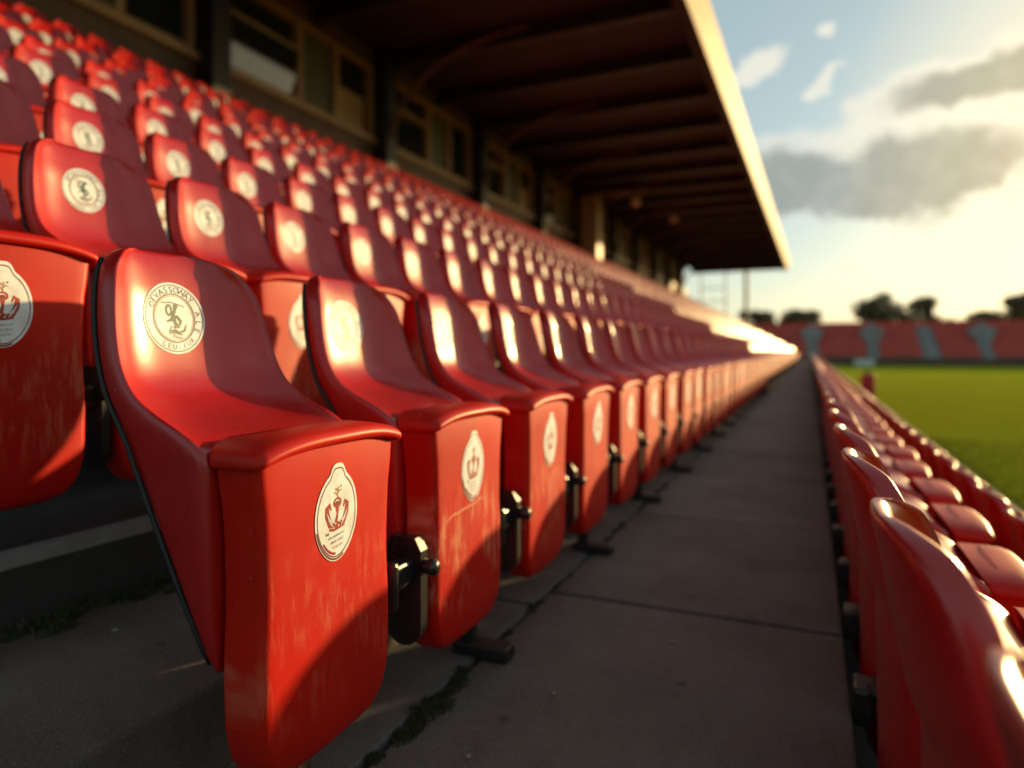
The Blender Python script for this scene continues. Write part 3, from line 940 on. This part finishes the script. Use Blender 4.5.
wall = empty('stand_back_wall', (WX, 25, 3.5))
tag(wall, 'dark brown wall with windows along the back of the red seating', 'wall')
def wpart(k, name, m, par=None):
    o = k.build(name, m)
    o.parent = par or wall
    o.matrix_parent_inverse = Matrix.Translation(wall.location).inverted() if not par else Matrix.Identity(4)
    return o
k = MB(); k.box(WX - .3, WX, -3, YEND + 1, 3.52, 5.02); k.box(WX - .3, WX, -3, YEND + 1, 6.62, ROOFZ); k.box(WX - .32, WX - .2, -3, YEND + 1, 5.02, 6.62)
wpart(k, 'lower_boarding', M['brown'])
k = MB(); k.box(WX - .18, WX + .09, -3, YEND + 1, 5.02, 5.12, 0, .01); wpart(k, 'sill', M['frame'])
bay = 4.4
PIL = [-1.4 + bay * i for i in range(12)]
for i, py in enumerate(PIL):
    if py > 3.5 and py < YEND:
        k = MB(); k.box(WX + .003, WX + .34, py - .17, py + .17, 3.5, ROOFZ - .003, 0, .01); wpart(k, 'pillar', M['dark'])
for i in range(len(PIL) - 1):
    a0, a1 = PIL[i] + .22, PIL[i + 1] - .22
    if a1 < 2.5: continue
    k = MB()
    cuts = [a0, a0 + .08, a0 + 1.75, a0 + 1.87, a0 + 2.75, a0 + 2.87, a1 - .08, a1]
    for c0, c1 in ((0, 1), (2, 3), (4, 5), (6, 7)): k.box(WX - .16, WX + .03, cuts[c0], cuts[c1], 5.124, 6.60, 0, .008)
    k.box(WX - .15, WX + .02, a0 + .08, a1 - .08, 6.52, 6.60, 0)
    k.box(WX - .15, WX + .02, a0 + .08, a1 - .08, 5.124, 5.20, 0)
    k.box(WX - .14, WX + .015, cuts[1], cuts[2], 6.02, 6.09, 0)
    fr = wpart(k, 'window', M['frame'])
    def sub(k, name, m):
        o = k.build(name, m); o.parent = fr; o.matrix_parent_inverse = fr.matrix_parent_inverse.inverted() @ Matrix.Identity(4)
        o.matrix_parent_inverse = Matrix.Translation(wall.location).inverted() @ Matrix.Identity(4) if False else Matrix.Identity(4)
        return o
    k = MB()
    k.box(WX - .12, WX - .10, cuts[1], cuts[2], 6.09, 6.52); k.box(WX - .12, WX - .10, cuts[1], cuts[2], 5.20, 6.02)
    k.box(WX - .12, WX - .10, cuts[5], cuts[6], 5.2, 6.52)
    sub(k, 'pane', M['glass'])
    k = MB(); k.box(WX - .11, WX - .06, cuts[3], cuts[4], 5.2, 6.52); sub(k, 'blank_panel', M['olive'])
    if i == 2:                                   # added glass pane, tilted so it reflects the sky as a bright patch
        k = MB(); k.prism([(WX - .09, 5.22), (WX - .075, 5.22), (WX + .075, 5.98), (WX + .06, 5.98)], 'y', cuts[1] + .03, cuts[2] - .03)
        sub(k, 'sky_reflector_pane', M['glass'])
    elif i in (0, 1, 5):
        k = MB(); zt = 5.62 if i == 2 else 5.5
        k.box(WX - .097, WX - .085, cuts[1] + .12, cuts[2] - .06, 5.26, zt); sub(k, 'blind', M['pale'])
    if i % 2 == 0:
        k = MB(); k.box(WX - .097, WX - .085, cuts[5] + .1, cuts[6] - .1, 5.22, 5.9); sub(k, 'lower_board', M['frame'])
bpy.context.view_layer.update()

# curved steel brackets on the pillars
kb = 0
for i, py in enumerate(PIL):
    if 8 < py < YEND:
        k = MB()
        pts = [(0.35 + 3.0 * (1 - math.cos(a)), 0, 0.0 + 1.75 * math.sin(a)) for a in np.linspace(0, PI / 2, 16)]
        k.tube(pts, .055, 8)
        o = k.build('roof_bracket', M['brown']); o.location = (WX, py, 5.15)
        tag(o, 'dark curved steel bracket, %s from the left, rising from a wall pillar to the roof' % ORD[kb], 'bracket', 'curved roof brackets'); kb += 1

# pale pillar with a beam, and globe lamps under the roof
k = MB(); k.box(WX + .35, WX + 1.0, 24.3, 24.9, 3.5, 6.55, 0, .02)
o = k.build('pale_pillar', M['frame']); tag(o, 'tan square pillar standing forward of the back wall under a beam', 'pillar')
k = MB(); k.box(WX + .35, WX + 2.6, 24.35, 24.85, 6.552, 6.70, 0, .01)
o = k.build('pillar_beam', M['brown']); tag(o, 'short brown beam reaching out from the tan pillar toward a globe lamp', 'beam')
M['globe'] = mat('globe_glass', (0.60, 0.45, 0.28), 0.3)
def globe(loc, lab, r_=.17):
    root = empty('globe_lamp', loc); tag(root, lab, 'lamp', 'globe lamps under the roof')
    bm = bmesh.new(); bmesh.ops.create_uvsphere(bm, u_segments=20, v_segments=12, radius=r_)
    for f in bm.faces: f.smooth = True
    me = bpy.data.meshes.new('globe'); bm.to_mesh(me); bm.free(); link('globe', me, M['globe'], root)
    k = MB(); k.tube([(0, 0, r_ * .95), (0, 0, r_ + .12)], .03, 8); k.box(-.08, .08, -.08, .08, r_ + .10, r_ + .14)
    k.build('lamp_mount', M['dark'], root)
globe((WX + 2.35, 24.6, 6.24), 'round globe lamp hanging from the brown beam by the tan pillar')
globe((WX + 2.9, 29.2, 6.38), 'smaller round globe lamp hanging under the roof right of the tan pillar', .15)
k = MB(); k.box(-.05, .05, -.05, .05, 6.66, ROOFZ - .001)

# ------------------------------------------------------------------ roof
roof = empty('stand_roof', (-4, 25, ROOFZ))
tag(roof, 'long dark roof over the stand with a sunlit cream front edge', 'roof')
inv = Matrix.Translation(roof.location).inverted()
def rpart(k, name, m):
    o = k.build(name, m); o.parent = roof; o.matrix_parent_inverse = inv; return o
REND = 53.0
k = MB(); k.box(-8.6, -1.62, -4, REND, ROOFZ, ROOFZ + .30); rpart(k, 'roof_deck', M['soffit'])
k = MB()
k.prism([(-1.74, 6.50), (-1.70, 6.48), (-1.56, 7.20), (-1.60, 7.26), (-1.616, 7.24), (-1.78, 6.60)], 'y', -4.02, REND + .03)
rpart(k, 'fascia', M['fascia'])
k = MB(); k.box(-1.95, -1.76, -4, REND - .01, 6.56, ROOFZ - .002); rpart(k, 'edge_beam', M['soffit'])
yy = 1.0
while yy < REND:
    k = MB(); k.box(-8.15, -1.953, yy - .10, yy + .10, 6.70, ROOFZ - .003)
    rpart(k, 'rafter', M['beam']); yy += 2.2
k = MB(); k.box(-8.55, -1.96, REND - .2, REND - .02, 6.62, ROOFZ - .004); rpart(k, 'end_beam', M['beam'])

roof.rotation_euler = (0, 0, -.010)

# posts carrying the far end
def post(x, y, z0, lab, w=.11):
    root = empty('roof_post', (x, y, z0)); tag(root, lab, 'post', 'roof posts at the far end')
    k = MB(); k.box(-w, w, -w, w, 0, 6.615 - z0, 0, .02); k.build('shaft', M['dark'], root)
    k = MB(); k.box(-.22, .22, -.22, .22, 0, .03); k.build('base_plate', M['dark'], root)
post(-4.3, REND - .15, GZ, 'dark steel post holding up the far end of the stand roof', .13)
M['steel'] = mat('grey_steel', (0.10, 0.10, 0.095), .5)
root = empty('end_frame', (-6.0, REND - .15, GZ)); tag(root, 'light steel frame with cross bars under the far end of the roof', 'frame')
k = MB(); k.box(-1.6, -1.5, -.05, .05, 0, 7.70); k.box(.2, .3, -.05, .05, 0, 7.70); k.build('upright', M['steel'], root)
k = MB()
for z in (4.6, 5.5, 6.5): k.box(-1.497, .197, -.04, .04, z, z + .07)
k.build('cross_bar', M['steel'], root)

# ------------------------------------------------------------------ far end stand
M['farred'] = mat('far_red_seats', (0.52, 0.055, 0.03), .6, scale=2, var=.3)
M['fargrey'] = mat('blue_grey_concrete', (0.27, 0.27, 0.26), .8, scale=1.5, var=.3)
FY = 95.0
fs = empty('far_stand', (15, FY, GZ)); tag(fs, 'low open stand of red seating across the far end of the pitch', 'stand')
finv = Matrix.Translation(fs.location).inverted()
def fpart(k, name, m, kind=None):
    o = k.build(name, m); o.parent = fs; o.matrix_parent_inverse = finv
    if kind: o['kind'] = kind
    return o
NR = 11; FX0, FX1 = -14, 60
k = MB()
for r in range(NR):
    k.box(FX0, FX1, FY + .8 * r, FY + .8 * NR, GZ if r == 0 else GZ + .75 + .4 * (r - 1) + .002, GZ + .75 + .4 * r)
fpart(k, 'terrace', M['fargrey'])
k = MB(); k.box(FX0, FX1, FY - .25, FY - .05, GZ, GZ + .85); fpart(k, 'front_wall', M['brown'])
k = MB(); k.box(FX0, FX1, FY + .8 * NR + .003, FY + .8 * NR + .2, GZ, GZ + .75 + .4 * NR + .55); fpart(k, 'rear_wall', M['farred'])
stairs_x = [(0.2, .9), (7.36, 1.0), (13.7, 1.3), (19.5, 1.0), (27, 1.1), (40, 1.1), (-7, 1.0)]
k = MB()
for r in range(NR):
    x = FX0 + .3
    while x < FX1:
        if all(abs(x - sx) > sw * .5 + .25 for sx, sw in stairs_x):
            y0, z0 = FY + .8 * r + .35, GZ + .75 + .4 * r
            k.prism([(y0, z0 + .36), (y0 + .03, z0 + .34), (y0 + .40, z0 + .38), (y0 + .48, z0 + .78), (y0 + .44, z0 + .80), (y0 + .36, z0 + .43)], 'x', x - .22, x + .22)
        x += .5
fpart(k, 'seat_block', M['farred'], 'stuff')
for sx, sw in stairs_x:
    k = MB()
    for r in range(NR * 2):
        k.box(sx - sw / 2, sx + sw / 2, FY + .4 * r - .02, FY + .4 * (r + 1), GZ + .4, GZ + .80 + .2 * r)
    fpart(k, 'stairway', M['fargrey'])
for sx in (0.2, 7.36, 19.5):                     # vomitory boxes: wide hood on a narrower body
    k = MB()
    k.box(sx - 1.25, sx + 1.25, FY + 4.2, FY + 7.0, GZ + 3.4, GZ + 4.75, 0, .08)
    k.box(sx - .75, sx + .75, FY + 3.9, FY + 6.0, GZ + 1.8, GZ + 3.397, 0, .05)
    k.box(sx - .35, sx + .35, FY + 5.4, FY + 6.2, GZ + 4.75, GZ + 5.4, 0, .05)
    fpart(k, 'stair_hood', M['fargrey'])
# low board by the far touchline, and the red padded post near the pitch
k = MB(); k.box(5.0, 7.2, 93.4, 93.5, GZ, GZ + .75, 0, .02); k.box(5.2, 5.3, 93.5, 93.8, GZ, GZ + .6); k.box(6.9, 7.0, 93.5, 93.8, GZ, GZ + .6)
M['white'] = mat('white_board', (0.6, 0.6, 0.58), .5)
tag(k.build('pitch_board', M['white']), 'low white board standing at the far edge of the pitch', 'board')
root = empty('padded_post', (1.66, 24.0, GZ + .03)); tag(root, 'upright red padded post on the path beside the pitch', 'post')
M['pad'] = mat('red_padding', (0.42, 0.012, 0.010), .5)
k = MB(); k.box(-.2, .2, -.2, .2, .04, 1.12, 0, .05); k.build('padding', M['pad'], root)
k = MB(); k.box(-.06, .06, -.06, .06, 0, 1.2, 0, .01); k.build('core', M['dark'], root)

# ------------------------------------------------------------------ trees behind the far stand
M['bark'] = mat('bark', (0.06, 0.045, 0.03), .9, scale=6)
M['leaf'] = mat('leaves', (0.085, 0.080, 0.026), .7, scale=.5, col2=(0.12, 0.105, 0.03))
def tree(x, y, h, w, lab, seed, thin=1.0):
    rr = random.Random(seed)
    root = empty('broadleaf_tree', (x, y, GZ - .02)); tag(root, lab, 'tree', 'trees behind the far stand')
    k = MB(); th = h * .35
    k.tube([(0, 0, 0), (.05, 0, th * .6), (0, .05, th), (0, 0, h * .75)], .3, 8, taper=[w * .06, w * .045, w * .035, w * .01])
    cl = []
    for i in range(17):
        a = rr.random() * 2 * PI; q = rr.random() ** .5 * w * .5 * .75; zz = h * (.40 + .47 * rr.random())
        q *= math.sqrt(max(.1, 1 - ((zz / h - .6) / .45) ** 2))
        cl.append((q * math.cos(a), q * math.sin(a), zz, w * rr.uniform(.16, .26)))
        k.tube([(0, 0, th * rr.uniform(.7, 1.2)), (q * .5 * math.cos(a), q * .5 * math.sin(a), zz * .8), (q * math.cos(a), q * math.sin(a), zz)], .05, 5, taper=[w * .018, w * .012, w * .004])
    k.build('trunk', M['bark'], root)
    k = MB()
    for (cx, cy, cz, cr) in cl:
        for i in range(int(230 * thin)):
            d = Vector((rr.gauss(0, 1), rr.gauss(0, 1), rr.gauss(0, 1))).normalized() * cr * rr.random() ** .4
            d.z *= .75
            c = Vector((cx, cy, cz)) + d; s = rr.uniform(.18, .42)
            u = Vector((rr.gauss(0, 1), rr.gauss(0, 1), rr.gauss(0, 1))).normalized(); v = u.orthogonal().normalized()
            k.add([c - u * s, c + v * s * .6, c + u * s, c - v * s * .6], [(0, 1, 2, 3)])
    k.build('crown', M['leaf'], root, recalc=False)
def at(px, y):
    kx = (px - 810) / F
    return kx * CS * (CS * y) / (1 + kx * CS * SN) if True else 0
TREES = [(757, 118, 9.4, 6.2, 'small round dark tree just right of the far roof post'), (799, 125, 9.4, 6.8, 'low spreading dark tree above the far end of the seats'),
         (880, 125, 12.6, 8.0, 'tallest dark round tree rising above the far stand'), (924, 135, 12.0, 5.8, 'pale thin-crowned tree right of the tallest tree'),
         (1024, 122, 11.4, 6.5, 'dark tree cut off by the right edge of the photo'), (998, 150, 10.4, 6.5, 'faint low tree left of the tree on the right edge'),
         (842, 140, 7.2, 4.0, 'low bushy tree left of the tallest tree'), (962, 140, 7.6, 6.0, 'low dark bush between the pale tree and the right edge'),
         (820, 132, 7.6, 5.0, 'low dark tree right above the end of the walkway'),
         (905, 170, 11.0, 5.0, 'small faint tree seen between the tallest tree and the pale tree'), (980, 128, 8.8, 4.8, 'small rounded tree well right of the pale tree')]
for i, (px, ty, h, w, lab) in enumerate(TREES):
    tree(at(px, ty), ty, h, w, lab, 40 + i, .55 if 'pale' in lab or 'faint' in lab else 1.0)
# far-off wood along the skyline, reads as one mass
k = MB()
for i in range(9000):
    x = random.uniform(-60, 160); y = 170 + random.uniform(-5, 5)
    hh = 5.5 + 1.6 * mnoise.noise(Vector((x * .12, 3, 1))) + 1.0 * mnoise.noise(Vector((x * .5, 7, 2)))
    c = Vector((x, y, GZ + random.random() ** .7 * hh)); s = random.uniform(.3, .7)
    u = Vector((random.gauss(0, 1), random.gauss(0, 1), random.gauss(0, 1))).normalized(); v = u.orthogonal().normalized()
    k.add([c - u * s, c + v * s * .6, c + u * s, c - v * s * .6], [(0, 1, 2, 3)])
tag(k.build('far_woodland', M['leaf'], recalc=False), 'low dark line of woodland on the skyline behind the far stand', 'woodland', kind='stuff')
